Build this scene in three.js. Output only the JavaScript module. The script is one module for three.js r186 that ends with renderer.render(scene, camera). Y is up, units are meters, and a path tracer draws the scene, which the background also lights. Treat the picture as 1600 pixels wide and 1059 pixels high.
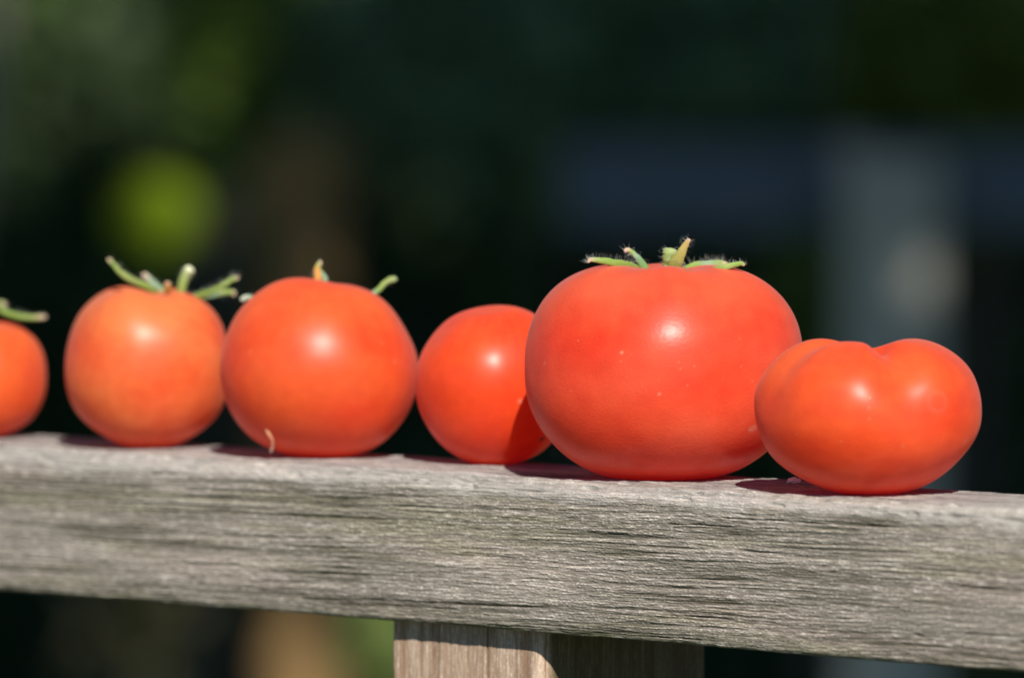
import * as THREE from 'three';
import { Sky } from 'three/addons/objects/Sky.js';
import { mergeGeometries } from 'three/addons/utils/BufferGeometryUtils.js';

// ---------------------------------------------------------------- camera, sky, sun, exposure
const PW = 1600, PH = 1059, F = 13300;                       // size of the photograph and focal length, both in its pixels
const EYE = new THREE.Vector3(0, 1.11, 0), PITCH = Math.atan((PH / 2 + 80) / F);
const scene = new THREE.Scene();
const camera = new THREE.PerspectiveCamera(2 * Math.atan(PH / 2 / F) * 180 / Math.PI, PW / PH, 0.1, 400);
camera.position.copy(EYE);
camera.rotation.x = -PITCH;
camera.focus = 2.572;
camera.userData.fStop = 9.2;
camera.updateMatrixWorld(true);

const SUN = new THREE.Vector3(0.10, 0.60, 0.79).normalize();
const sky = new Sky();
sky.name = 'sky'; sky.userData.kind = 'structure';
sky.scale.setScalar(300);
sky.material.uniforms.sunPosition.value.copy(SUN);
sky.material.uniforms.turbidity.value = 2;
sky.material.uniforms.rayleigh.value = 0.5;
sky.material.uniforms.mieCoefficient.value = 0.004;
scene.add(sky);
scene.environmentIntensity = 0.1;

const sun = new THREE.DirectionalLight(0xfff8ee, 5);
sun.position.copy(SUN).multiplyScalar(20).add(new THREE.Vector3(0, 0.9, -2.6));
sun.target.position.set(0, 0.9, -2.6);
sun.castShadow = true;
Object.assign(sun.shadow.camera, { left: -8, right: 8, top: 8, bottom: -8, near: 1, far: 60 });
sun.shadow.mapSize.set(4096, 4096);
sun.shadow.radius = 1;
scene.add(sun, sun.target);

const renderer = new THREE.WebGLRenderer({ antialias: true });
renderer.toneMapping = THREE.LinearToneMapping;
renderer.toneMappingExposure = 1.34;
renderer.shadowMap.enabled = true;
renderer.setSize(1024, 677);

// ---------------------------------------------------------------- helpers
function rng(seed) { let a = seed >>> 0; return () => { a = (a + 0x6D2B79F5) | 0; let t = Math.imul(a ^ (a >>> 15), 1 | a); t = (t + Math.imul(t ^ (t >>> 7), 61 | t)) ^ t; return ((t ^ (t >>> 14)) >>> 0) / 4294967296; }; }
const PERM = new Uint8Array(512);
{ const r = rng(77), p = [...Array(256).keys()]; for (let i = 255; i > 0; i--) { const j = Math.floor(r() * (i + 1)); [p[i], p[j]] = [p[j], p[i]]; } for (let i = 0; i < 512; i++) PERM[i] = p[i & 255]; }
const fade = (t) => t * t * t * (t * (t * 6 - 15) + 10);
function grad(h, x, y, z) { h &= 15; const u = h < 8 ? x : y, v = h < 4 ? y : (h === 12 || h === 14 ? x : z); return ((h & 1) ? -u : u) + ((h & 2) ? -v : v); }
function noise(x, y, z = 0) {                                  // gradient noise, about -1 .. 1
  const X = Math.floor(x), Y = Math.floor(y), Z = Math.floor(z); x -= X; y -= Y; z -= Z;
  const u = fade(x), v = fade(y), w = fade(z), a = PERM[X & 255] + (Y & 255), b = PERM[(X + 1) & 255] + (Y & 255), zz = Z & 255;
  const aa = PERM[a & 511] + zz, ab = PERM[(a + 1) & 511] + zz, ba = PERM[b & 511] + zz, bb = PERM[(b + 1) & 511] + zz;
  const L = (t, p, q) => p + t * (q - p);
  return L(w, L(v, L(u, grad(PERM[aa & 511], x, y, z), grad(PERM[ba & 511], x - 1, y, z)), L(u, grad(PERM[ab & 511], x, y - 1, z), grad(PERM[bb & 511], x - 1, y - 1, z))),
    L(v, L(u, grad(PERM[(aa + 1) & 511], x, y, z - 1), grad(PERM[(ba + 1) & 511], x - 1, y, z - 1)), L(u, grad(PERM[(ab + 1) & 511], x, y - 1, z - 1), grad(PERM[(bb + 1) & 511], x - 1, y - 1, z - 1))));
}
const clamp = (x, a = 0, b = 1) => Math.min(b, Math.max(a, x));
const smooth = (a, b, x) => { const t = clamp((x - a) / (b - a)); return t * t * (3 - 2 * t); };
const mix3 = (a, b, t) => [a[0] + (b[0] - a[0]) * t, a[1] + (b[1] - a[1]) * t, a[2] + (b[2] - a[2]) * t];
const enc = (c) => { c = clamp(c); return Math.round(255 * (c <= 0.0031308 ? c * 12.92 : 1.055 * Math.pow(c, 1 / 2.4) - 0.055)); };
const used = {};
function numbered(name) { const n = used[name] = (used[name] ?? -1) + 1; return n ? `${name}_${String(n).padStart(3, '0')}` : name; }
function thing(name, label, category, position, group) {
  const o = new THREE.Group(); o.name = numbered(name); o.position.copy(position); scene.add(o);
  o.userData = { label, category }; if (group) o.userData.group = group;
  return o;
}
function part(name, geometry, material, parent, kind) {
  const m = new THREE.Mesh(geometry, material); m.name = numbered(name); m.castShadow = m.receiveShadow = true;
  if (kind) m.userData.kind = kind;
  parent.add(m); return m;
}
function dataMap(w, h, fn, srgb) {                             // fn(u, v, put) gives linear colour when srgb, else one grey
  const d = new Uint8Array(w * h * 4);
  for (let j = 0; j < h; j++) for (let i = 0; i < w; i++) {
    const c = fn((i + 0.5) / w, (j + 0.5) / h), k = 4 * (j * w + i);
    if (srgb) { d[k] = enc(c[0]); d[k + 1] = enc(c[1]); d[k + 2] = enc(c[2]); } else d[k] = d[k + 1] = d[k + 2] = Math.round(255 * clamp(c));
    d[k + 3] = 255;
  }
  const t = new THREE.DataTexture(d, w, h);
  t.magFilter = THREE.LinearFilter; t.minFilter = THREE.LinearMipmapLinearFilter; t.generateMipmaps = true;
  if (srgb) t.colorSpace = THREE.SRGBColorSpace;
  t.needsUpdate = true; return t;
}
function surface(pos, uv, nu, nv, closedU = false) {           // an nu by nv sheet of points
  const idx = [];
  for (let i = 0; i + 1 < nu; i++) for (let j = 0; j + 1 < nv; j++) { const a = i * nv + j, b = a + nv; idx.push(a, b, a + 1, b, b + 1, a + 1); }
  const g = new THREE.BufferGeometry();
  g.setAttribute('position', new THREE.BufferAttribute(pos, 3));
  g.setAttribute('uv', new THREE.BufferAttribute(uv, 2));
  g.setIndex(new THREE.BufferAttribute(new Uint32Array(idx), 1));
  g.computeVertexNormals();
  if (closedU) {                                               // join the shading across the seam
    const n = g.attributes.normal, a = new THREE.Vector3(), b = new THREE.Vector3();
    for (let j = 0; j < nv; j++) { a.fromBufferAttribute(n, j); b.fromBufferAttribute(n, (nu - 1) * nv + j); a.add(b).normalize(); n.setXYZ(j, a.x, a.y, a.z); n.setXYZ((nu - 1) * nv + j, a.x, a.y, a.z); }
  }
  return g;
}
// where a direction seen in the photograph meets the distance D along the ground
function ray(px, py) { return new THREE.Vector3((px - PW / 2) / F, -(py - PH / 2) / F, -1).applyAxisAngle(new THREE.Vector3(1, 0, 0), -PITCH); }
function at(px, py, D) { const r = ray(px, py); return r.multiplyScalar(-D / r.z).add(EYE); }
const pxOf = (p) => { const q = p.clone().sub(EYE).applyAxisAngle(new THREE.Vector3(1, 0, 0), PITCH); return PW / 2 - F * q.x / q.z; };

// ---------------------------------------------------------------- the rail's own axes: t along it, a out of its front, y up
const ALONG = new THREE.Vector3(Math.SQRT1_2, 0, Math.SQRT1_2), FRONT = new THREE.Vector3(-Math.SQRT1_2, 0, Math.SQRT1_2);
const MID = new THREE.Vector3((1040 - 800) / F * 2.6, 0, -2.6);
const HALF = 0.030, TALL = 0.0472;
function railPoint(t, a, y) { return MID.clone().addScaledVector(ALONG, t).addScaledVector(FRONT, a).setY(y); }
function tAt(px, a) { let lo = -1, hi = 1; for (let i = 0; i < 50; i++) { const m = (lo + hi) / 2; if (pxOf(railPoint(m, a, 0.95)) < px) lo = m; else hi = m; } return (lo + hi) / 2; }
const TOP = (() => { const t = tAt(800, HALF - 0.003), p = railPoint(t, HALF - 0.003, 0); return at(800, 745, -p.z).y; })();
const BEAM = Math.atan2(ALONG.x, ALONG.z) - Math.PI / 2;       // turn of a group whose x axis runs along the rail

// ---------------------------------------------------------------- ground
const groundMap = dataMap(1024, 1024, (u, v) => {
  const n = noise(u * 9, v * 9) * 0.5 + noise(u * 40, v * 40, 3) * 0.4 + noise(u * 170, v * 170, 7) * 0.5;
  return mix3(mix3([0.035, 0.055, 0.016], [0.075, 0.10, 0.03], clamp(0.5 + n)), [0.10, 0.08, 0.05], smooth(0.2, 0.5, noise(u * 6, v * 6, 11)));
}, true);
groundMap.wrapS = groundMap.wrapT = THREE.RepeatWrapping; groundMap.repeat.set(100, 100);
{
  const g = new THREE.PlaneGeometry(400, 400, 1, 1).rotateX(-Math.PI / 2);
  const m = new THREE.Mesh(g, new THREE.MeshStandardMaterial({ map: groundMap, roughness: 0.95 }));
  m.name = 'ground'; m.userData.kind = 'structure'; m.receiveShadow = true; scene.add(m);
}

// ---------------------------------------------------------------- weathered wood: colour and relief of one spot, t along the grain, s across it (metres)
const CRACKS = (() => {                                         // thin drying cracks that follow the grain, sorted into rows of 2 mm
  const q = rng(404), rows = [];
  for (let i = 0; i < 380; i++) {
    const c = { t: -0.40 + 0.75 * q(), s: -0.005 + 0.245 * q(), l: 0.014 + 0.065 * q() * q() + (q() < 0.12 ? 0.04 * q() : 0), w: 0.00009 + 0.00012 * q() * q(), d: 0.3 + 0.6 * q(), k: 0.012 * (q() - 0.5) };
    for (let n = Math.floor((c.s - 0.002) / 0.002); n <= Math.floor((c.s + 0.002) / 0.002); n++) (rows[n + 10] ??= []).push(c);
  }
  return rows;
})();
function cracks(t, w) {
  let v = 0; for (const c of CRACKS[Math.floor(w / 0.002) + 10] ?? []) {
    const a = (t - c.t) / c.l; if (a < -1 || a > 1) continue;
    const b = (w - c.s - c.k * (t - c.t) - 0.00022 * noise(t * 130, c.s * 999)) / (c.w * (1 - a * a) + 0.00003); if (b > -3 && b < 3) v = Math.max(v, c.d * Math.exp(-b * b) * Math.min(1, 2.5 * (1 - Math.abs(a))));
  }
  return v;
}
function wood(t, s, o = 0) {
  const w = s - 0.016 * t + 0.0026 * noise(t * 3, s * 14, o) + 0.0005 * noise(t * 15, s * 70, o + 4);
  const band = noise(t * 3.5, w * 190, o + 1), f1 = noise(t * 24, w * 950, o + 2), f2 = noise(t * 70, w * 2000, o + 3), f3 = noise(t * 240, w * 2300, o + 5), f4 = noise(t * 900, w * 2900, o + 8);
  const mask = smooth(-0.3, 0.3, noise(t * 8, w * 120, o + 6)), mask2 = smooth(-0.1, 0.35, noise(t * 12, w * 200, o + 14));
  const gr = Math.pow(1 - Math.min(1, Math.abs(noise(t * 9, w * 620, o + 7)) * 1.25), 6) * mask, g2 = Math.pow(1 - Math.min(1, Math.abs(noise(t * 17, w * 1600, o + 15)) * 1.25), 4) * mask2;
  const cr = o ? 0 : cracks(t, w);
  const patch = noise(t * 16, s * 70, o + 12), tuft = smooth(0.14, 0.50, 0.6 * f3 + 0.25 * f1 + 0.25 * f2 + 0.6 * f4);
  const h = 0.00010 * f1 + 0.00010 * f2 + 0.00011 * f3 + 0.00006 * f4 + 0.00006 * band - 0.00024 * gr - 0.00018 * g2 - 0.0009 * cr + 0.00018 * patch;
  return { h, band, f1, f2, f3, f4, gr, g2, cr, patch, tuft };
}
function woodColour(k, t, s, c) {                              // c: the wood's own palette
  let v = clamp(0.52 + 0.28 * k.f1 + 0.50 * k.f2 + 0.46 * k.f3 + 0.34 * k.f4 + 0.18 * k.band + 0.16 * k.patch);
  let col = mix3(c.deep, c.pale, v);
  col = mix3(col, c.fibre, 0.75 * k.tuft);
  col = mix3(col, c.groove, clamp(0.70 * k.gr + 0.72 * k.g2 + 0.95 * Math.min(1, 1.25 * k.cr)));
  return col;
}

// ---------------------------------------------------------------- the fence: rail and post
const fence = thing('wooden_fence', 'weathered silver grey wooden rail on a square post carrying the row of tomatoes', 'fence', railPoint(0, 0, 0));
fence.rotation.y = BEAM;
{
  const L0 = tAt(-60, HALF) - 0.02, L1 = tAt(1660, HALF) + 0.02, SPAN = L1 - L0;
  // outline of the rail: points (a, y) with the outward normal, from the lower front edge up, over and round
  const out = [];
  const line = (a0, y0, a1, y1, na, ny, step) => { const n = Math.max(1, Math.round(Math.hypot(a1 - a0, y1 - y0) / step)); for (let i = 0; i < n; i++) out.push([a0 + (a1 - a0) * i / n, y0 + (y1 - y0) * i / n, na, ny]); };
  const arc = (ca, cy, ra, ry, q0, q1, n) => { for (let i = 0; i < n; i++) { const q = q0 + (q1 - q0) * i / n, c = Math.cos(q), d = Math.sin(q), l = Math.hypot(c / ra, d / ry); out.push([ca + ra * c, cy + ry * d, c / ra / l, d / ry / l]); } };
  const rb = 0.0016, ra = 0.0062, ry = 0.0056;
  arc(HALF - rb, -TALL + rb, rb, rb, -Math.PI / 2, 0, 6);
  line(HALF, -TALL + rb, HALF, -ry, 1, 0, 0.00036);
  arc(HALF - ra, -ry, ra, ry, 0, Math.PI / 2, 22);
  line(HALF - ra, 0, -HALF + ra, 0, 0, 1, 0.0007);
  arc(-HALF + ra, -ry, ra, ry, Math.PI / 2, Math.PI, 10);
  line(-HALF, -ry, -HALF, -TALL + rb, -1, 0, 0.004);
  arc(-HALF + rb, -TALL + rb, rb, rb, Math.PI, 1.5 * Math.PI, 4);
  line(-HALF + rb, -TALL, HALF - rb, -TALL, 0, -1, 0.003);
  out.push([...out[0]]);
  const len = [0]; for (let i = 1; i < out.length; i++) len.push(len[i - 1] + Math.hypot(out[i][0] - out[i - 1][0], out[i][1] - out[i - 1][1]));
  const ROUND = len[len.length - 1], CREST = 0.0025 + TALL - rb - ry;   // where the front turns into the rounded top edge
  const knot = tAt(872, 0.008);
  const knotAt = (t, s) => { const dt = (t - knot) / 0.016, ds = (s - (CREST + 0.0225)) / 0.010; return Math.exp(-(dt * dt + ds * ds)) ; };
  const relief = (t, s, k) => {
    const edge = Math.exp(-Math.pow((s - 0.0022) / 0.0016, 2)), crest = Math.exp(-Math.pow((s - CREST - 0.006) / 0.005, 2));
    return k.h * (1 + 0.5 * crest) - 0.0007 * edge * clamp(0.3 + noise(t * 70, 3.1) + 0.6 * noise(t * 220, 8.7)) + crest * (0.0006 * noise(t * 13, 5.5) + 0.00035 * noise(t * 60, 9.5) + 0.0004 * noise(t * 240, 2.5) - 0.0012 * smooth(0.2, 0.5, noise(t * 95, s * 300, 33))) - 0.0013 * knotAt(t, s) + 0.0003 * noise(t * 9, s * 60, 30);
  };
  const ts = []; for (let t = -1.1; t < L0; t += 0.02) ts.push(t); const n1 = 1250; for (let i = 0; i <= n1; i++) ts.push(L0 + SPAN * i / n1); for (let t = L1 + 0.02; t < 0.75; t += 0.02) ts.push(t);
  const nv = out.length, pos = new Float32Array(ts.length * nv * 3), uv = new Float32Array(ts.length * nv * 2);
  ts.forEach((t, i) => out.forEach(([a, y, na, ny], j) => {
    const inView = t >= L0 && t <= L1, s = j === nv - 1 ? 0 : len[j], d = inView ? relief(t, s, wood(t, s)) : 0, q = i * nv + j;
    const wave = 0.0005 * noise(t * 7, 1.7);
    pos.set([t, TOP + y + ny * d + wave, a + na * d], 3 * q); uv.set([(t - L0) / SPAN, len[j] / ROUND], 2 * q);
  }));
  const g = surface(pos, uv, ts.length, nv);
  const grey = { deep: [0.125, 0.108, 0.088], pale: [0.42, 0.37, 0.31], fibre: [0.74, 0.69, 0.62], groove: [0.040, 0.036, 0.018] };
  const topC = { deep: [0.17, 0.16, 0.15], pale: [0.45, 0.425, 0.395], fibre: [0.60, 0.57, 0.53], groove: [0.07, 0.065, 0.055] };
  const shape = (u, v) => { const t = L0 + u * SPAN, s = v * ROUND; return [t, s, wood(t, s)]; };
  const heights = new Float32Array(2048 * 1024);
  const map = dataMap(2048, 1024, (u, v) => {
    const [t, s, k] = shape(u, v);
    heights[Math.floor(v * 1024) * 2048 + Math.floor(u * 2048)] = 0.5 + 0.22 * k.f2 + 0.22 * k.f3 + 0.18 * k.f4 - 0.25 * k.gr - 0.2 * k.g2 - 0.3 * k.cr;
    let col = woodColour(k, t, s, grey);
    const onTop = smooth(CREST + 0.006, CREST + 0.0115, s + 0.0012 * noise(t * 90, s * 300, 41));
    // algae: green in streaks on the upper part of the front and along the lower edge
    const green = smooth(-0.15, 0.55, 0.7 * noise(t * 7, s * 70, 21) + 0.7 * noise(t * 26, s * 520, 22) + 0.35 * Math.exp(-Math.pow((s - CREST + 0.010) / 0.008, 2)) - 0.25) * (1 - onTop);
    col = mix3(col, [col[0] * 0.70, col[1] * 0.74, col[2] * 0.46], 0.42 * green);
    const warm = smooth(0.05, 0.5, noise(t * 9, s * 80, 23)); col = mix3(col, [col[0] * 1.02, col[1] * 0.93, col[2] * 0.92], warm * 0.35);
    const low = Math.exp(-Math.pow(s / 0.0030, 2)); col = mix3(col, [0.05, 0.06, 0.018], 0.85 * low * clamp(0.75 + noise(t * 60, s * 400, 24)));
    // bleached, worn rounded edge
    const crest = smooth(CREST - 0.002, CREST + 0.002, s + 0.003 * noise(t * 40, s * 200, 25) + 0.002 * noise(t * 160, s * 900, 28)); col = mix3(col, mix3(col, [0.55, 0.53, 0.50], 0.35), crest * (1 - onTop));
    col = mix3(col, woodColour(k, t, s, topC), onTop);
    if (onTop > 0) { const st = smooth(0.15, 0.5, noise(t * 24, s * 130, 26)); col = mix3(col, [0.60, 0.51, 0.43], 0.30 * st * onTop); }
    if (onTop > 0) col = mix3(col, [0.08, 0.075, 0.07], 0.55 * onTop * smooth(0.18, 0.5, noise(t * 45, s * 260, 29) + 0.4 * noise(t * 200, s * 800, 31)));
    col = mix3(col, [0.035, 0.032, 0.028], clamp(1.3 * knotAt(t, s) * (0.75 + 0.8 * noise(t * 240, s * 500, 27))));
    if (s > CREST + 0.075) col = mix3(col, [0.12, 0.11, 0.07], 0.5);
    return col;
  }, true);
  const bump = dataMap(2048, 1024, (u, v) => heights[Math.floor(v * 1024) * 2048 + Math.floor(u * 2048)]);
  for (const x of [map, bump]) { x.wrapS = THREE.MirroredRepeatWrapping; x.wrapT = THREE.ClampToEdgeWrapping; }
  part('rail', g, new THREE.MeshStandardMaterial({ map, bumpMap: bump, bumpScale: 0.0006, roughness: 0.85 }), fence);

  // the post: square, standing back a little under the rail
  const aF = HALF - 0.0063, t0 = tAt(612, aF), t1 = tAt(848, aF), r = 0.0048;
  let lo = -0.2, hi = aF; for (let i = 0; i < 40; i++) { const m = (lo + hi) / 2; if (pxOf(railPoint(t1, m, 0.9)) > 1103) lo = m; else hi = m; }
  const aB = (lo + hi) / 2;
  const ring = [];
  const r2 = 0.0013;
  const corner = (ct, ca, q0, r) => { for (let i = 0; i <= 8; i++) { const q = q0 + Math.PI / 2 * i / 8; ring.push([ct + r * Math.cos(q), ca + r * Math.sin(q), Math.cos(q), Math.sin(q)]); } };
  const side = (x0, a0, x1, a1, n, nt, na) => { for (let i = 1; i < n; i++) ring.push([x0 + (x1 - x0) * i / n, a0 + (a1 - a0) * i / n, nt, na]); };
  corner(t1 - r2, aB + r2, -Math.PI / 2, r2); side(t1, aB + r2, t1, aF - r, 60, 1, 0);
  corner(t1 - r, aF - r, 0, r); side(t1 - r, aF, t0 + r2, aF, 90, 0, 1);
  corner(t0 + r2, aF - r2, Math.PI / 2, r2); side(t0, aF - r2, t0, aB + r2, 20, -1, 0);
  corner(t0 + r2, aB + r2, Math.PI, r2); side(t0 + r2, aB, t1 - r2, aB, 20, 0, -1);
  ring.push([...ring[0]]);
  const pl = [0]; for (let i = 1; i < ring.length; i++) pl.push(pl[i - 1] + Math.hypot(ring[i][0] - ring[i - 1][0], ring[i][1] - ring[i - 1][1]));
  const PR = pl[pl.length - 1], VH = 0.12, ys = [];
  for (let i = 0; i <= 90; i++) ys.push(i * 0.0005); for (let y = 0.05; y < TOP - TALL; y += 0.05) ys.push(y); ys.push(TOP - TALL);
  const firstFront = ring.findIndex((p) => p[3] > 0.999);
  const grooveAt = (s) => { const fr = ring.findIndex((p, i) => p[3] === 1 && p[0] < t0 + 0.64 * (t1 - t0)); return pl[fr]; };
  const CRACK = grooveAt();
  const pp = new Float32Array(ys.length * ring.length * 3), pu = new Float32Array(ys.length * ring.length * 2);
  const postRelief = (y, s) => { const k = wood(y, s, 60); return [k, k.h * 0.8 - 0.0005 * Math.exp(-Math.pow((s - CRACK + 0.0005 * noise(y * 60, 2)) / 0.0004, 2))]; };
  ys.forEach((y, i) => ring.forEach(([x, a, nt, na], j) => {
    const s = j === ring.length - 1 ? 0 : pl[j], d = y < 0.046 ? postRelief(y, s)[1] : 0, q = i * ring.length + j;
    pp.set([x + nt * d, TOP - TALL + 0.0008 - y, a + na * d], 3 * q); pu.set([pl[j] / PR, y / VH], 2 * q);
  }));
  const tan = { deep: [0.25, 0.155, 0.095], pale: [0.61, 0.475, 0.36], fibre: [0.70, 0.595, 0.485], groove: [0.17, 0.085, 0.04] };
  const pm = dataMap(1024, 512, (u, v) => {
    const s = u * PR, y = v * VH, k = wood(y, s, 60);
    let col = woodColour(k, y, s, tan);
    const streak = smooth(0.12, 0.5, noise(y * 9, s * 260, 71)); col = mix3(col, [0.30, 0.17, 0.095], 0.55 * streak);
    const sideShade = smooth(0, 0.004, pl[firstFront] - 0.004 - s + 0.0015 * noise(y * 50, s * 200, 72)); col = mix3(col, [col[0] * 0.28, col[1] * 0.28, col[2] * 0.19], sideShade);  // right face darkened in the colour to stand for shade under the rail
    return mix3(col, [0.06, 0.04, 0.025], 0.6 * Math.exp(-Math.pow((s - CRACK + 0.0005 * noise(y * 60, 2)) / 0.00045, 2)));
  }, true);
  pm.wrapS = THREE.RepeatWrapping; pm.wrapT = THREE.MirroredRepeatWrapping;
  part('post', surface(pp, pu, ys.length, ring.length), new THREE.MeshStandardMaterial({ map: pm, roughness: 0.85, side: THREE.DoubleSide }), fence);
}

// ---------------------------------------------------------------- tomatoes
const skinBump = dataMap(1024, 512, (u, v) => {
  const q = u * 2 * Math.PI, p = v * Math.PI, x = Math.sin(p) * Math.cos(q), y = Math.cos(p), z = Math.sin(p) * Math.sin(q);
  return 0.5 + 0.22 * noise(x * 70, y * 70, z * 70) + 0.2 * noise(x * 140, y * 140, z * 140 + 5) + 0.25 * noise(x * 12, y * 12, z * 12 + 9) * 0.5;
});
skinBump.wrapS = THREE.RepeatWrapping;
const D2R = Math.PI / 180;
// o: centre x, half width, half height in photo pixels, form and looks
function tomato(o) {
  const t = tAt(o.x, o.a ?? 0), base = railPoint(t, o.a ?? 0, TOP + (o.lift ?? 0)), m = -base.z / F;          // metres per photo pixel there
  const R = o.rx * m, h = o.ry * m, g = thing('tomato', o.label, 'tomato', base);
  const NU = o.fine ? 841 : 193, NV = o.fine ? 441 : 121, pos = new Float32Array(NU * NV * 3), uv = new Float32Array(NU * NV * 2), v = new THREE.Vector3();
  const tilt = new THREE.Euler((o.tilt?.[0] ?? 0) * D2R, 0, (o.tilt?.[1] ?? 0) * D2R);
  const point = (th, ph) => {                                  // th from the top, ph from straight towards the viewer to the right
    const c = Math.cos(th), s = Math.sin(th), e = o.box ?? 0.9;
    let r = Math.pow(s, e), y = Math.sign(c) * Math.pow(Math.abs(c), o.boxY ?? e);
    r *= 1 + (o.taper ?? 0) * c - (o.belly ?? 0) * Math.max(0, -c) * Math.max(0, -c);
    const up = smooth(-0.55, 0.75, c);
    let lob = 0; for (const [deg, deep, wide] of o.clefts ?? []) { let d = ph / D2R - deg; d = ((d + 540) % 360) - 180; lob += deep * Math.exp(-Math.pow(d / wide, 2)); }
    for (const [k, amp, at0] of o.lobes ?? []) lob += amp * (0.5 - 0.5 * Math.cos(k * (ph - at0 * D2R)));
    const f = 1 - lob * up * smooth(0, 0.25, s);
    r *= 1 - 0.75 * (1 - f); y = y > 0 ? y * (1 - 1.0 * (1 - f)) : y;
    y -= (o.dimple ?? 0.15) * Math.exp(-Math.pow(r / (o.dimpleW ?? 0.35), 2)) * smooth(0, 0.4, c);
    const n = 1 + (o.lump ?? 0.015) * (noise(s * Math.sin(ph) * 1.6 + o.seed, c * 1.6, s * Math.cos(ph) * 1.6) * 1.6);
    v.set(r * Math.sin(ph) * R * n, y * h * n, r * Math.cos(ph) * R * n * (o.deep ?? 1)).applyEuler(tilt);
    if (o.fine) { const q = v.clone().multiplyScalar(1 + 0.00034 * noise(v.x * 900, v.y * 900, v.z * 900) + 0.00024 * noise(v.x * 1900, v.y * 1900, v.z * 1900 + 7)); v.copy(q); }
    for (const [dx, dy, dz, amp, w] of o.bumps ?? []) { const q = v.clone().divide(new THREE.Vector3(R, h, R)), k = amp * Math.exp(-(Math.pow(q.x - dx, 2) + Math.pow(q.y - dy, 2) + Math.pow(q.z - dz, 2)) / (w * w)); v.multiplyScalar(1 + k); }
    return v;
  };
  let low = 0, high = 0;
  for (let i = 0; i < NU; i++) for (let j = 0; j < NV; j++) { const p = point(Math.PI * j / (NV - 1), 2 * Math.PI * i / (NU - 1)), q = i * NV + j; pos.set([p.x, p.y, p.z], 3 * q); uv.set([i / (NU - 1), j / (NV - 1)], 2 * q); low = Math.min(low, p.y); high = Math.max(high, p.y); }
  const flat = low * 0.972;                                    // it rests on a small flattened spot
  for (let k = 1; k < pos.length; k += 3) { if (pos[k] < flat) pos[k] = flat + (pos[k] - flat) * 0.12; pos[k] -= flat + (low - flat) * 0.12; }
  const cy = -(flat + (low - flat) * 0.12);
  const geo = surface(pos, uv, NU, NV, true);
  // where the photograph shows a mark on the skin, as a direction in the tomato's own axes
  const C = base.clone(); C.y += cy;
  const marks = (o.marks ?? []).map(([px, py, r, kind, k = 1]) => {
    const p = at(px, py, -base.z), x = (p.x - C.x) / R, y = (p.y - C.y) / h, z = Math.sqrt(Math.max(0.02, 1 - x * x - y * y));
    return { d: new THREE.Vector3(x * R, y * h, z * R), r: r * m, kind, k };
  });
  const sp = rng(o.seed * 991 + 5), dots = [];
  for (let i = 0; i < (o.dots ?? 60); i++) { const a = sp() * 6.283, y = sp() * 1.7 - 0.85, s = Math.sqrt(1 - y * y); dots.push([s * Math.sin(a), y, s * Math.cos(a), 0.005 + 0.008 * sp() * sp(), 0.25 + 0.6 * sp()]); }
  const map = dataMap(1024, 512, (u, w) => {
    const i = Math.min(NU - 1, u * (NU - 1)), j = Math.min(NV - 1, w * (NV - 1)), i0 = Math.min(NU - 2, Math.floor(i)), j0 = Math.min(NV - 2, Math.floor(j)), fi = i - i0, fj = j - j0;
    const P = (k) => { const L = (a, b, f) => a + (b - a) * f, q = (ii, jj) => pos[3 * (ii * NV + jj) + k]; return L(L(q(i0, j0), q(i0 + 1, j0), fi), L(q(i0, j0 + 1), q(i0 + 1, j0 + 1), fi), fj); };
    const x = P(0), y = P(1) - cy, z = P(2), X = x / R, Y = y / h, Z = z / R;
    const n = noise(X * 1.7 + o.seed, Y * 1.7, Z * 1.7), n2 = noise(X * 7, Y * 7 + o.seed, Z * 7), n3 = noise(X * 45, Y * 45, Z * 45 + o.seed), n4 = noise(X * 110, Y * 110, Z * 110);
    let c = mix3(o.red, o.orange, clamp(0.45 + 0.7 * n + 0.16 * n2 + (o.shoulderAndSheen ?? 0) * smooth(0.2, 0.95, Y)));  // paler shoulders; for the largest tomato, sky sheen painted into the colour
    const mer = noise(Math.atan2(X, Z) * 9 + n, Y * 1.2, o.seed), mer2 = noise(Math.atan2(X, Z) * 34, Y * 3, o.seed + 4);
    c = mix3(c, [0.84, 0.16, 0.04], clamp(0.10 + 0.22 * mer + 0.10 * mer2) * smooth(-0.3, 0.9, Y));
    c = c.map((q) => q * (1 + 0.05 * n3 + 0.04 * n4 + 0.06 * n2));
    const speck = smooth(0.5, 0.72, n4 + 0.25 * n3); c = mix3(c, [0.80, 0.26, 0.14], 0.16 * speck);
    for (const [dx, dy, dz, r, k] of dots) { const d = (X - dx) ** 2 + (Y - dy) ** 2 + (Z - dz) ** 2; if (d < 4 * r * r) c = mix3(c, [0.85, 0.42, 0.28], k * Math.exp(-d / (r * r))); }
    for (const q of marks) {
      const d = Math.hypot(x - q.d.x, y - q.d.y, z - q.d.z) / q.r * (1 + 0.25 * n3); if (d > 2) continue;
      if (q.kind === 'ring') c = mix3(c, [0.82, 0.36, 0.25], q.k * (0.6 * Math.exp(-Math.pow((d - 0.85) / 0.2, 2)) + 0.22 * (d < 0.85 ? 1 : 0)));
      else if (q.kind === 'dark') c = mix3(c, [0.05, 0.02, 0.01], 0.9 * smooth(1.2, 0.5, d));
      else if (q.kind === 'pale') c = mix3(c, [0.85, 0.38, 0.22], 0.5 * q.k * smooth(1.2, 0.1, d));
      else if (q.kind === 'russet') c = mix3(c, [0.55, 0.22, 0.10], 0.6 * smooth(1.6, 0.2, d));
    }
    return c;
  }, true);
  map.wrapS = THREE.RepeatWrapping;
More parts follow.
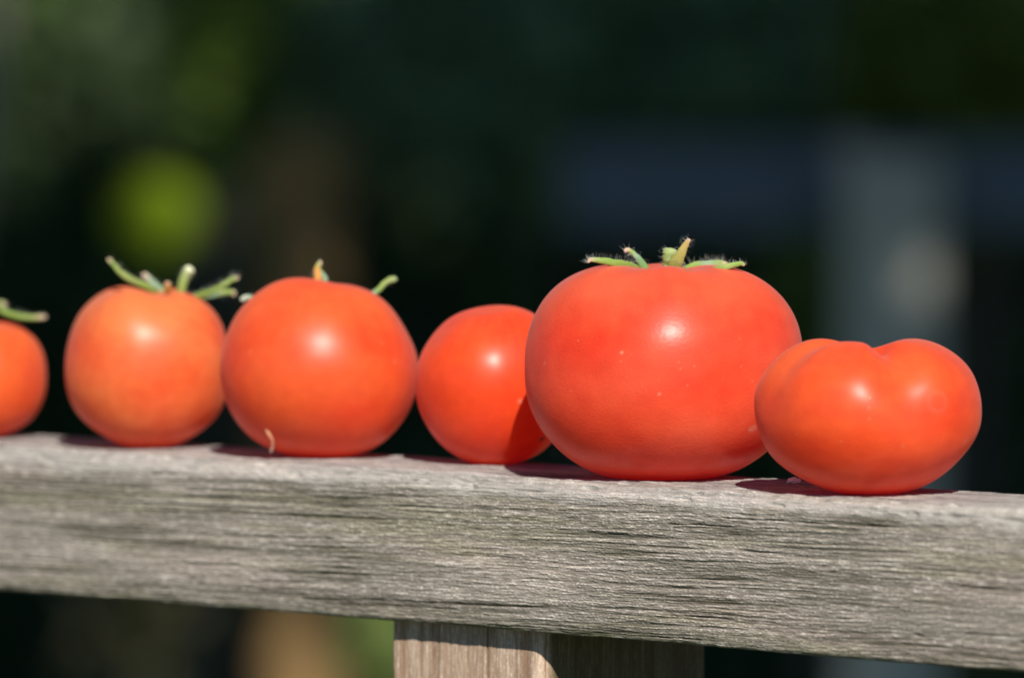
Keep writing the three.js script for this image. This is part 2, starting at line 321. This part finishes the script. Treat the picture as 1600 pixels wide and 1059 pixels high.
  part('skin', geo, new THREE.MeshPhysicalMaterial({ map, roughness: 0.95, transmission: 0.42, thickness: 0, bumpMap: skinBump, bumpScale: 0.0002, clearcoat: 1, clearcoatRoughness: o.rough ?? 0.39, specularIntensity: 0.3 }), g);
  return { g, base, m, C, R, h };
}
const plantMat = new THREE.MeshPhysicalMaterial({ vertexColors: true, roughness: 0.75 });
const hairMat = new THREE.MeshStandardMaterial({ color: new THREE.Color(0.5, 0.54, 0.48), roughness: 0.6 });
// a sepal, stem or dry curl: points [px, py, dz of the tomato's radius towards the viewer], half widths in photo pixels
function frond(name, T, pts, widths, colours, opt = {}) {
  const P = pts.map(([px, py, dz = 0]) => { const D = -T.base.z - dz * T.R; return at(px, py, D).sub(T.base); });
  const curve = new THREE.CatmullRomCurve3(P), N = opt.n ?? 28, K = 12, pos = [], col = [], idx = [], uv = [];
  const r = rng(Math.round(pts[0][0] * 13 + pts[0][1]));
  const toEye = EYE.clone().sub(T.base).normalize(), p = new THREE.Vector3(), tg = new THREE.Vector3(), B = new THREE.Vector3(), Nn = new THREE.Vector3();
  const W = (u) => { const k = u * (widths.length - 1), i = Math.min(widths.length - 2, Math.floor(k)); return widths[i] + (widths[i + 1] - widths[i]) * (k - i); };
  const Cc = (u) => { const k = u * (colours.length - 1), i = Math.min(colours.length - 2, Math.floor(k)); return mix3(colours[i], colours[i + 1], k - i); };
  for (let i = 0; i <= N; i++) {
    const u = i / N; curve.getPoint(u, p); curve.getTangent(u, tg);
    B.crossVectors(tg, toEye).normalize(); Nn.crossVectors(B, tg).normalize();
    const end = Math.sqrt(Math.min(1, (1 - u) * N / 2.2 + 0.02)) * Math.sqrt(Math.min(1, u * N / 2.2 + 0.02)), w = (opt.hairR ? 1.05 : 0.8) * W(u) * T.m * end * (1 + 0.12 * noise(u * 9, pts[0][0])), c = Cc(u);
    for (let k = 0; k <= K; k++) {
      const a = 2 * Math.PI * k / K, x = Math.cos(a) * w, y = Math.sin(a) * w * (opt.thin ?? 0.7), rib = 1 + 0.16 * noise(u * 14, Math.cos(a) * 2.5, Math.sin(a) * 2.5 + pts[0][0]);
      pos.push(p.x + B.x * x * rib + Nn.x * y * rib, p.y + B.y * x * rib + Nn.y * y * rib, p.z + B.z * x * rib + Nn.z * y * rib);
      const s = 1 + 0.22 * noise(u * 22, k * 0.9, pts[0][1]); col.push(c[0] * s, c[1] * s, c[2] * s); uv.push(u, k / K);
    }
  }
  for (let i = 0; i < N; i++) for (let k = 0; k < K; k++) { const a = i * (K + 1) + k, b = a + K + 1; idx.push(a, a + 1, b, b, a + 1, b + 1); }
  const g = new THREE.BufferGeometry(); g.setAttribute('position', new THREE.Float32BufferAttribute(pos, 3)); g.setAttribute('color', new THREE.Float32BufferAttribute(col, 3)); g.setAttribute('uv', new THREE.Float32BufferAttribute(uv, 2)); g.setIndex(idx); g.computeVertexNormals();
  const mesh = part(name, g, plantMat, T.g);
  if (opt.hair) {
    const hp = [], hi = [];
    for (let i = 0; i < opt.hair * 0.7; i++) {
      const u = 0.04 + 0.94 * r(); curve.getPoint(u, p); curve.getTangent(u, tg); B.crossVectors(tg, toEye).normalize(); Nn.crossVectors(B, tg).normalize();
      const sgn = opt.upper ? (B.y > 0 ? 1 : -1) : (r() < 0.5 ? -1 : 1), a = (r() - 0.5) * 2.2;
      const d = B.clone().multiplyScalar(sgn * Math.cos(a)).addScaledVector(Nn, Math.sin(a)).addScaledVector(tg, (r() - 0.4) * 0.9).normalize();
      const w = W(u) * T.m, len = (opt.hairLen ?? 9) * T.m * (0.45 + 0.9 * r()), rad = (opt.hairR ?? 0.26) * T.m, q0 = p.clone().addScaledVector(d, w * 0.5);
      const bend = new THREE.Vector3(r() - 0.5, r() - 0.3, r() - 0.5).multiplyScalar(len * 0.45), up = new THREE.Vector3().crossVectors(d, toEye).normalize(), vv = new THREE.Vector3().crossVectors(d, up);
      const b0 = hp.length / 3;
      for (let k = 0; k < 4; k++) { const f = k / 3, c = q0.clone().addScaledVector(d, (len + w * 0.5) * f).addScaledVector(bend, f * f), rr = rad * (1 - 0.8 * f); for (let e = 0; e < 3; e++) { const an = e * 2.094; hp.push(c.x + rr * (Math.cos(an) * up.x + Math.sin(an) * vv.x), c.y + rr * (Math.cos(an) * up.y + Math.sin(an) * vv.y), c.z + rr * (Math.cos(an) * up.z + Math.sin(an) * vv.z)); } }
      for (let k = 0; k < 3; k++) for (let e = 0; e < 3; e++) { const a0 = b0 + k * 3 + e, a1 = b0 + k * 3 + (e + 1) % 3; hi.push(a0, a1, a0 + 3, a1, a1 + 3, a0 + 3); }
    }
    const hg = new THREE.BufferGeometry(); hg.setAttribute('position', new THREE.Float32BufferAttribute(hp, 3)); hg.setIndex(hi); hg.computeVertexNormals();
    part('hair', hg, hairMat, mesh, 'stuff');
  }
  return mesh;
}
const G1 = [0.10, 0.19, 0.022], G2 = [0.18, 0.28, 0.045], G3 = [0.24, 0.31, 0.085], TIP = [0.50, 0.34, 0.25], RUST = [0.36, 0.17, 0.03], BLUE = [0.20, 0.30, 0.19];

const T1 = tomato({ x: -36, rx: 108, ry: 97, seed: 3, red: [0.90, 0.092, 0.012], orange: [0.91, 0.165, 0.026], shoulderAndSheen: 0.3, dimple: 0.16, lobes: [[5, 0.05, 20]], label: 'orange red tomato cut off by the left edge, farthest along the rail' });
frond('sepal', T1, [[-12, 478, 0.1], [8, 488, 0.2], [28, 494, 0.3], [50, 496, 0.35], [72, 495, 0.35]], [4, 5.5, 5.5, 5, 4.5, 5], [G1, G2, G2, G3, TIP], { hair: 40, upper: true, hairLen: 8 });
frond('sepal', T1, [[-22, 482, 0], [-8, 476, 0.05], [0, 473, 0.1], [9, 479, 0.1]], [5, 5, 5, 5], [G1, G2, G3, TIP], { hair: 12 });

const T2 = tomato({ x: 231, rx: 131, ry: 135, seed: 11, box: 0.93, red: [0.90, 0.105, 0.016], orange: [0.91, 0.235, 0.062], shoulderAndSheen: 0.7, dimple: 0.2, dimpleW: 0.42, tilt: [0, -4], lobes: [[4, 0.06, 150]], rough: 0.40, label: 'pale orange red tomato with thick green stem stub, second from the left' });
frond('sepal', T2, [[248, 458, 0], [226, 446, 0.1], [204, 437, 0.2], [186, 424, 0.25], [176, 412, 0.25], [167, 404, 0.25]], [6, 6.5, 6, 5, 4, 4.5], [G1, G2, G3, G3, G2, TIP], { hair: 60, upper: true, hairLen: 7 });
frond('sepal', T2, [[262, 462, -0.1], [248, 450, -0.2], [236, 440, -0.3], [222, 427, -0.35]], [6, 6, 6, 6], [G2, BLUE, BLUE, TIP], { hair: 25, hairLen: 6 });
frond('sepal', T2, [[264, 466, 0.2], [262, 455, 0.3], [261, 446, 0.35], [262, 440, 0.35]], [6, 7, 6.5, 6], [RUST, RUST, RUST, TIP], {});
frond('sepal', T2, [[290, 468, 0.05], [315, 460, 0.2], [335, 453, 0.3], [352, 443, 0.35], [363, 436, 0.35], [373, 434, 0.35]], [6, 6, 5.5, 5, 4.5, 4.5], [G1, G2, G2, G3, G2, TIP], { hair: 60, upper: true, hairLen: 7 });
frond('sepal', T2, [[310, 466, -0.1], [330, 461, -0.2], [347, 457, -0.3], [359, 456, -0.3], [368, 460, -0.3]], [5, 5.5, 5.5, 5, 4.5], [G1, BLUE, G3, G2, TIP], { hair: 12 });
frond('stem', T2, [[281, 470, 0.05], [283, 452, 0.08], [287, 436, 0.1], [293, 425, 0.12], [298, 417, 0.14]], [9, 9, 9.5, 10, 10.5], [G2, [0.20, 0.29, 0.06], [0.24, 0.33, 0.09], [0.34, 0.42, 0.18], [0.66, 0.66, 0.46]], { thin: 0.95, hair: 26, hairLen: 6 });

const T3 = tomato({ x: 498, rx: 157, ry: 141, seed: 24, box: 0.94, red: [0.90, 0.070, 0.007], orange: [0.91, 0.140, 0.026], shoulderAndSheen: 0.3, dimple: 0.04, dimpleW: 0.3, tilt: [-14, -5], lobes: [[3, 0.03, 70]], bumps: [[0.85, 0.5, 0.1, -0.045, 0.35], [-0.2, 1.0, 0.2, 0.035, 0.4]], marks: [[618, 560, 6, 'pale', 0.5], [395, 545, 6, 'pale', 0.4]], label: 'round orange red tomato with a dry curl near its foot, third from the left' });
frond('sepal', T3, [[497, 446, -0.1], [496, 432, -0.1], [495, 421, -0.1], [498, 413, -0.1], [502, 408, -0.1]], [9, 7.5, 6, 4.8, 4], [RUST, [0.46, 0.22, 0.04], [0.48, 0.24, 0.05], G3, TIP], { thin: 0.5, hair: 16, hairLen: 5 });
frond('sepal', T3, [[500, 446, -0.25], [508, 436, -0.25], [503, 428, -0.25], [497, 419, -0.25]], [5, 5, 4, 3], [G1, BLUE, BLUE, G2], {});
frond('sepal', T3, [[568, 462, -0.25], [582, 459, -0.3], [592, 452, -0.32], [600, 443, -0.35], [610, 437, -0.36], [620, 436, -0.36]], [4.5, 5, 5, 5, 5.5, 5], [G2, BLUE, G2, G3, G3, [0.32, 0.40, 0.2]], { hair: 16, hairLen: 5 });
frond('sepal', T3, [[406, 470, -0.45], [392, 465, -0.5], [382, 465, -0.5], [376, 470, -0.5]], [5, 5, 5, 4], [G1, BLUE, [0.4, 0.45, 0.33], [0.45, 0.48, 0.36]], { hair: 8, hairLen: 5 });
frond('dry_curl', T3, [[414, 670, 0.62], [419, 677, 0.66], [425, 688, 0.68], [425, 698, 0.66], [422, 708, 0.62]], [1.6, 3.4, 3, 2.6, 3.2], [[0.35, 0.13, 0.05], [0.42, 0.20, 0.10], [0.34, 0.10, 0.05], [0.40, 0.20, 0.13], [0.42, 0.30, 0.24]], { thin: 0.6 });

tomato({ x: 772, a: -0.016, rx: 123, ry: 126, seed: 31, box: 0.94, red: [0.91, 0.052, 0.004], orange: [0.92, 0.092, 0.009], shoulderAndSheen: 0.15, dimple: 0.06, tilt: [12, 6], bumps: [[-0.75, 0.6, 0.2, -0.05, 0.4]], rough: 0.37, marks: [[813, 621, 6, 'pale'], [768, 560, 4, 'pale'], [845, 681, 6, 'dark']], label: 'small bright red tomato without stem, partly hidden behind the largest tomato' });

const T5 = tomato({ x: 1038, a: -0.003, rx: 219, ry: 179, seed: 45, fine: true, box: 0.80, boxY: 0.80, taper: 0.0, belly: 0.10, red: [0.87, 0.048, 0.009], orange: [0.90, 0.120, 0.042], shoulderAndSheen: 0.4, dimple: 0.16, dimpleW: 0.42, lobes: [[6, 0.028, 2]], dots: 260, rough: 0.37,
  marks: [[1167, 657, 11, 'ring'], [1065, 668, 8, 'ring', 0.6], [1152, 704, 6, 'ring', 0.5], [969, 541, 4, 'pale', 1.4], [1027, 604, 4, 'pale', 1.4], [956, 676, 3, 'pale'], [1070, 421, 12, 'russet'], [845, 650, 4, 'dark']],
  label: 'largest tomato of the row, flat topped and deep red with hairy green sepals' });
frond('sepal', T5, [[1004, 424, 0.05], [985, 416, 0.15], [965, 412, 0.25], [945, 408, 0.3], [930, 406, 0.32], [922, 406, 0.32], [919, 411, 0.32]], [5, 6.5, 6.5, 5, 4, 3, 2.4], [G1, G2, G2, G2, G3, TIP, TIP], { thin: 0.55, hair: 110, upper: true, hairLen: 9, hairR: 0.17 });
frond('sepal', T5, [[1012, 424, -0.2], [1002, 410, -0.25], [994, 400, -0.3], [986, 393, -0.3], [980, 390, -0.3], [976, 394, -0.3]], [6, 5.5, 4.2, 3.6, 3.2, 3], [G1, [0.12, 0.22, 0.08], BLUE, G2, TIP, TIP], { thin: 0.6, hair: 60, hairLen: 9, hairR: 0.17 });
frond('stem', T5, [[1048, 426, -0.02], [1047, 412, 0], [1047, 403, 0.02], [1048, 393, 0.03], [1049, 387, 0.03]], [11, 11.5, 12, 11.5, 8], [G2, [0.19, 0.28, 0.07], [0.22, 0.31, 0.09], [0.25, 0.33, 0.11], [0.3, 0.36, 0.15]], { thin: 1, hair: 90, hairLen: 6, hairR: 0.17 });
frond('sepal', T5, [[1052, 426, 0.12], [1056, 412, 0.16], [1063, 398, 0.18], [1070, 385, 0.18], [1075, 377, 0.18], [1078, 373, 0.18]], [12, 11, 7.5, 5, 3.4, 3], [G1, [0.20, 0.22, 0.045], [0.26, 0.24, 0.05], [0.30, 0.24, 0.06], [0.34, 0.25, 0.09], TIP], { thin: 0.4, hair: 70, hairLen: 9, hairR: 0.17 });
frond('sepal', T5, [[1066, 424, -0.1], [1085, 415, -0.15], [1105, 413, -0.2], [1125, 412, -0.22], [1138, 414, -0.22]], [5, 5.5, 6, 6, 4], [G1, G2, BLUE, G2, TIP], { thin: 0.5, hair: 110, upper: true, hairLen: 9, hairR: 0.17 });
frond('sepal', T5, [[1100, 428, 0.2], [1118, 421, 0.3], [1135, 417, 0.34], [1150, 413, 0.34], [1160, 412, 0.34], [1164, 415, 0.34]], [4, 5, 5, 4.2, 3.2, 2.4], [G1, G2, G3, G2, G2, TIP], { thin: 0.6, hair: 90, upper: true, hairLen: 6, hairR: 0.17 });

tomato({ x: 1357, a: 0.005, rx: 177, ry: 128, seed: 52, box: 0.88, boxY: 0.92, taper: 0.06, belly: 0.06, red: [0.90, 0.062, 0.006], orange: [0.91, 0.128, 0.020], shoulderAndSheen: 0.3, dimple: 0.2, dimpleW: 0.3, clefts: [[18, 0.18, 17], [152, 0.23, 22], [-60, 0.085, 14], [-128, 0.13, 20], [-170, 0.15, 26]], rough: 0.40,
  marks: [[1352, 645, 3.5, 'pale', 0.8], [1351, 627, 4, 'pale', 0.5], [1483, 592, 3.5, 'pale', 0.9], [1460, 620, 19, 'ring', 0.15], [1506, 684, 9, 'pale', 0.4], [1405, 688, 6, 'pale', 0.4]], label: 'broad lobed tomato with clefts and no stem, nearest the right edge' });

// a pale crumb of wood left on the rail between the last two tomatoes
{
  const a = -0.008, t = tAt(1241, a), p = railPoint(t, a, TOP + 0.0002), g = new THREE.IcosahedronGeometry(0.002, 3), v = new THREE.Vector3(), q = g.attributes.position;
  for (let i = 0; i < q.count; i++) { v.fromBufferAttribute(q, i); const n = 1 + 0.4 * noise(v.x * 700, v.y * 700, v.z * 700 + 4); q.setXYZ(i, v.x * n * 1.05, Math.max(0, v.y * n * 0.55 + 0.0008), v.z * n * 0.9); }
  g.computeVertexNormals();
  const m = new THREE.Mesh(g, new THREE.MeshStandardMaterial({ color: new THREE.Color(0.86, 0.80, 0.66), roughness: 0.9 }));
  m.name = 'wood_crumb'; m.position.copy(p); m.castShadow = m.receiveShadow = true; m.userData = { label: 'tiny pale crumb on the rail between the largest and the lobed tomato', category: 'crumb' };
  scene.add(m);
}

// ---------------------------------------------------------------- the shaded garden behind
const leafGeo = (() => {                                       // one leaf, a metre long, folded along its midrib
  const p = [[0, 0, 0], [0.3, 0.05, 0.24], [0.3, 0, 0], [0.3, 0.05, -0.24], [0.68, 0.03, 0.19], [0.7, -0.03, 0], [0.68, 0.03, -0.19], [1, -0.1, 0]];
  const g = new THREE.BufferGeometry(); g.setAttribute('position', new THREE.Float32BufferAttribute(p.flat(), 3));
  g.setIndex([0, 1, 2, 0, 2, 3, 1, 4, 2, 4, 5, 2, 2, 5, 3, 5, 6, 3, 4, 7, 5, 5, 7, 6]); g.computeVertexNormals(); return g;
})();
const leafMat = new THREE.MeshPhysicalMaterial({ color: 0xffffff, roughness: 0.62, side: THREE.DoubleSide });
const FAR = 1.2;                                               // how far the garden stands back
const GAPS = [];                                               // sunlit spots: rays towards the sun cut clear of leaves through the added crown
const gap = (p, r, keep = 0) => GAPS.push([p, r, keep]);
function leaves(name, parent, n, seed, place, size, dark, light, gaps = false) {
  const r = rng(seed), list = [], m = new THREE.Matrix4(), q = new THREE.Quaternion(), e = new THREE.Euler(), d = new THREE.Vector3();
  for (let i = 0; i < n; i++) {
    const p = place(r), s = size * (0.6 + 0.8 * r()); e.set(r() * 6.283, r() * 6.283, r() * 6.283); q.setFromEuler(e); const c = r(), keep = r();
    if (gaps) { const P = p.clone().add(parent.position); if (GAPS.some(([o, rad, k]) => { d.copy(P).sub(o); const along = d.dot(SUN); return along > 0 && d.addScaledVector(SUN, -along).length() < rad + s * 0.35 && keep >= k; })) continue; }
    list.push([new THREE.Matrix4().compose(p, q, new THREE.Vector3(s, s, s)), mix3(dark, light, c * c)]);
  }
  const o = new THREE.InstancedMesh(leafGeo, leafMat, list.length); o.name = numbered(name); o.userData.kind = 'stuff'; o.castShadow = o.receiveShadow = true;
  const col = new THREE.Color(); list.forEach(([mm, c], i) => { o.setMatrixAt(i, mm); o.setColorAt(i, col.setRGB(...c)); });
  parent.add(o); return o;
}
const bark = new THREE.MeshStandardMaterial({ color: new THREE.Color(0.11, 0.085, 0.06), roughness: 0.9 });
function limb(pts, r0, r1, seg = 14) {                         // a tapered, slightly knobbly branch
  const curve = new THREE.CatmullRomCurve3(pts.map((p) => new THREE.Vector3(...p))), g = new THREE.TubeGeometry(curve, seg, 1, 9), q = g.attributes.position, c = new THREE.Vector3(), v = new THREE.Vector3();
  for (let i = 0; i < q.count; i++) { const u = Math.floor(i / 10) / seg; curve.getPointAt(u, c); v.fromBufferAttribute(q, i).sub(c).multiplyScalar((r0 + (r1 - r0) * u) * (1 + 0.15 * noise(v.x * 2 + u * 5, v.y * 2, v.z * 2))); q.setXYZ(i, c.x + v.x, c.y + v.y, c.z + v.z); }
  g.computeVertexNormals(); return g;
}
// trunk and crown out of view, added to shade the garden behind the rail
gap(at(245, 335, FAR * 7.0), 0.05); gap(at(0, 40, FAR * 7.0), 0.08, 0.15); gap(at(455, 1025, FAR * 7.2), 0.085, 0.03); gap(at(595, 1010, FAR * 7.6), 0.08, 0); for (const [x, y, rad, keep] of [[850, 110, 0.16, 0.45], [1120, 120, 0.16, 0.5], [640, 260, 0.10, 0.5], [720, 380, 0.10, 0.6], [560, 60, 0.10, 0.6], [1270, 470, 0.09, 0.4], [230, 1010, 0.09, 0.4], [1510, 1050, 0.08, 0.3]]) gap(at(x, y, FAR * 8.8), rad, keep); gap(at(1398, 510, FAR * 7.2), 0.22, 0.4); gap(at(350, 90, FAR * 8.2), 0.09, 0.2); gap(at(478, 330, FAR * 7.2), 0.09, 0.35); gap(at(1500, 170, FAR * 8.4), 0.16, 0.5);
{
  const added_shade_tree = thing('added_shade_tree', 'added unseen leafy crown on a trunk shading the garden behind the rail', 'added_shade_tree', new THREE.Vector3(3.4, 0, -6.0));
  part('trunk', mergeGeometries([limb([[0, 0, 0], [0.05, 1.1, 0.05], [-0.1, 2.2, 0]], 0.19, 0.13), limb([[-0.1, 2.1, 0], [-1, 3, 0.1], [-2.4, 3.4, 0.3]], 0.1, 0.03), limb([[-0.1, 2.0, 0], [0.3, 3, -0.5], [0.6, 4, -0.8]], 0.1, 0.03), limb([[-0.1, 2.2, 0], [-0.8, 3, -0.9], [-1.8, 3.5, -1.6]], 0.08, 0.025)]), bark, added_shade_tree);
  leaves('crown', added_shade_tree, 60000, 5, (r) => { for (;;) { const x = r() * 2 - 1, y = r() * 2 - 1, z = r() * 2 - 1; if (x * x + y * y + z * z < 1) return new THREE.Vector3(-2.2 + x * 3.6, 3.5 + y * 0.85, z * 1.75); } }, 0.10, [0.03, 0.06, 0.012], [0.07, 0.12, 0.03], true);
}
// hedge across the back
{
  const D = 9.6 * FAR, hedge = thing('hedge', 'tall dense dark green hedge across the back of the garden', 'hedge', new THREE.Vector3(0, 0, -D));
  const g = new THREE.BoxGeometry(9, 2.3, 0.5, 90, 26, 8).translate(0, 1.15, -0.25), q = g.attributes.position;
  for (let i = 0; i < q.count; i++) { const x = q.getX(i), y = q.getY(i), z = q.getZ(i); q.setXYZ(i, x, y, z + 0.12 * noise(x * 3, y * 3, z * 3)); }
  g.computeVertexNormals();
  part('branches', g, new THREE.MeshStandardMaterial({ color: new THREE.Color(0.022, 0.036, 0.012), roughness: 1 }), hedge);
  leaves('foliage', hedge, 45000, 8, (r) => { const x = (r() - 0.5) * 9, y = r() * 2.6; return new THREE.Vector3(x, y, (r() - 0.35) * 0.45 + 0.12 * noise(x * 2, y * 2)); }, 0.055, [0.020, 0.048, 0.008], [0.085, 0.16, 0.026]);
}
// shrubs: position in the photograph, distance, half width and half height in metres, leaf size, dark and light leaf colour
function shrub(label, px, py, D, rx, ry, n, size, dark, light, seed, group) {
  D *= FAR; rx *= FAR; ry *= FAR; size *= FAR;
  const c = at(px, py, D), s = thing('shrub', label, 'shrub', new THREE.Vector3(c.x, 0, c.z), group), r = rng(seed), st = [];
  for (let i = 0; i < 7; i++) st.push(limb([[0.02 * (r() - 0.5), 0, 0.02 * (r() - 0.5)], [rx * 0.3 * (r() - 0.5), c.y * 0.5, 0.1 * (r() - 0.5)], [rx * 1.3 * (r() - 0.5), c.y + ry * 0.5 * r(), rx * (r() - 0.5)]], 0.008, 0.003, 8));
  part('stem', mergeGeometries(st), bark, s);
  leaves('foliage', s, n, seed + 1, (q) => { for (;;) { const x = q() * 2 - 1, y = q() * 2 - 1, z = q() * 2 - 1, k = x * x + y * y + z * z; if (k < 1 && k * (0.8 + 0.5 * noise(x * 3 + seed, y * 3, z * 3)) < 0.8) return new THREE.Vector3(x * rx, c.y + y * ry, z * rx * 0.8); } }, size, dark, light);
  return s;
}
shrub('olive green bush rising to the top of the frame above the yellow leaf', 345, 60, 8.2, 0.05, 0.14, 700, 0.04, [0.07, 0.12, 0.01], [0.15, 0.23, 0.02], 101);
shrub('olive green bush in the upper right corner above the grey rail', 1530, 150, 8.4, 0.14, 0.13, 1500, 0.045, [0.08, 0.11, 0.006], [0.16, 0.20, 0.015], 111);
shrub('dark green bush between the largest tomato and the grey post', 1275, 480, 8.0, 0.05, 0.07, 500, 0.035, [0.06, 0.11, 0.012], [0.13, 0.20, 0.03], 121);
shrub('grey green bush in shade above the fourth and fifth tomato', 950, 80, 8.6, 0.34, 0.16, 3600, 0.04, [0.08, 0.14, 0.06], [0.19, 0.32, 0.15], 131);
shrub('low fresh green plant lit below the rail beside the post', 600, 1040, 7.6, 0.030, 0.06, 380, 0.03, [0.12, 0.17, 0.04], [0.2, 0.27, 0.07], 141);
shrub('dull brownish bush in shade below the left part of the rail', 205, 1010, 7.6, 0.05, 0.06, 500, 0.035, [0.14, 0.12, 0.05], [0.22, 0.19, 0.09], 151);
shrub('green bush seen under the rail in the lower right corner', 1505, 1080, 7.8, 0.04, 0.05, 420, 0.035, [0.07, 0.10, 0.03], [0.15, 0.19, 0.06], 161);

// the sunlit yellow-green leaf on its stalk
{
  const c = at(245, 335, 7.0 * FAR), s = thing('leafy_plant', 'plant with one large glowing yellow green leaf above the second tomato', 'plant', new THREE.Vector3(c.x, 0, c.z));
  part('stem', limb([[0.01, 0, 0], [-0.01, c.y * 0.5, -0.02], [0, c.y - 0.04, -0.01]], 0.006, 0.003), new THREE.MeshStandardMaterial({ color: new THREE.Color(0.07, 0.10, 0.02), roughness: 0.7 }), s);
  const g = new THREE.SphereGeometry(1, 28, 18), q = g.attributes.position;
  for (let i = 0; i < q.count; i++) { const x = q.getX(i), y = q.getY(i), z = q.getZ(i); q.setXYZ(i, x * 0.044 * (1 - 0.15 * y), y * 0.046, z * 0.0012 + 0.012 * x * x - 0.010 * y * y); }
  g.computeVertexNormals(); g.rotateX(-0.45); g.translate(0, c.y, 0.01);
  part('leaf', g, new THREE.MeshPhysicalMaterial({ color: new THREE.Color(0.090, 0.135, 0.001), roughness: 0.9, specularIntensity: 0.4 }), s);
}
// stakes and the second fence
function pole(name, label, category, px, pyTop, D, half, colour, seed, lean = 0) {
  D *= FAR; half *= FAR;
  const c = at(px, pyTop, D), s = thing(name, label, category, new THREE.Vector3(c.x - lean * c.y, 0, c.z)), g = new THREE.CylinderGeometry(half, half * 1.08, c.y, 20, 40).translate(0, c.y / 2, 0), q = g.attributes.position;
  for (let i = 0; i < q.count; i++) { const x = q.getX(i), y = q.getY(i), z = q.getZ(i), k = 1 + 0.1 * noise(x * 40 + seed, y * 3, z * 40); q.setXYZ(i, x * k + lean * y, y, z * k); }
  g.computeVertexNormals();
  const map = dataMap(128, 512, (u, v) => mix3(colour, colour.map((x) => x * 0.5), clamp(0.5 + 0.6 * noise(u * 22, v * 4, seed) + 0.4 * noise(u * 60, v * 9, seed))), true);
  part('shaft', g, new THREE.MeshStandardMaterial({ map, roughness: 0.9 }), s);
  return s;
}
pole('garden_stake', 'thick brown wooden stake in shade behind the third tomato', 'stake', 472, 215, 7.3, 0.036, [0.26, 0.155, 0.055], 4);
pole('pale_pole', 'pale grey brown pole leaning out at the left edge', 'pole', 58, -420, 7.0, 0.012, [0.30, 0.285, 0.20], 9, 0.16);
{
  const D = 7.2 * FAR, m = D / F, c = at(1392, 225, D), f = thing('wooden_fence', 'blurred blue grey fence rail and post in shade behind the largest tomato', 'fence', new THREE.Vector3(c.x, 0, c.z));
  const box = (w, h, d, x, y, z, s) => { const g = new THREE.BoxGeometry(w, h, d, 30, 30, 2), q = g.attributes.position; for (let i = 0; i < q.count; i++) q.setXYZ(i, q.getX(i) + x, q.getY(i) + y + 0.0015 * noise(q.getX(i) * 20, s), q.getZ(i) + z + 0.002 * noise(q.getX(i) * 20, q.getY(i) * 20, s)); g.computeVertexNormals(); return g; };
  const col = (a, b, s, along) => dataMap(256, 256, (u, v) => mix3(a, b, clamp(0.5 + 0.6 * noise(along ? u * 3 : u * 40, along ? v * 40 : v * 3, s))), true);
  const grey = new THREE.MeshStandardMaterial({ map: col([0.42, 0.41, 0.35], [0.30, 0.295, 0.25], 2), roughness: 0.85 }), blue = new THREE.MeshStandardMaterial({ map: col([0.085, 0.115, 0.15], [0.055, 0.075, 0.10], 3, true), roughness: 0.7 });
  const top = c.y;
  part('post', box(150 * m, top - 0.012, 0.08, 0, (top - 0.012) / 2, 0, 1), grey, f);
  part('rail', box(1400 * m, 135 * m, 0.05, 190 * m, top - 67 * m, -0.066, 5), blue, f);
}

renderer.render(scene, camera);
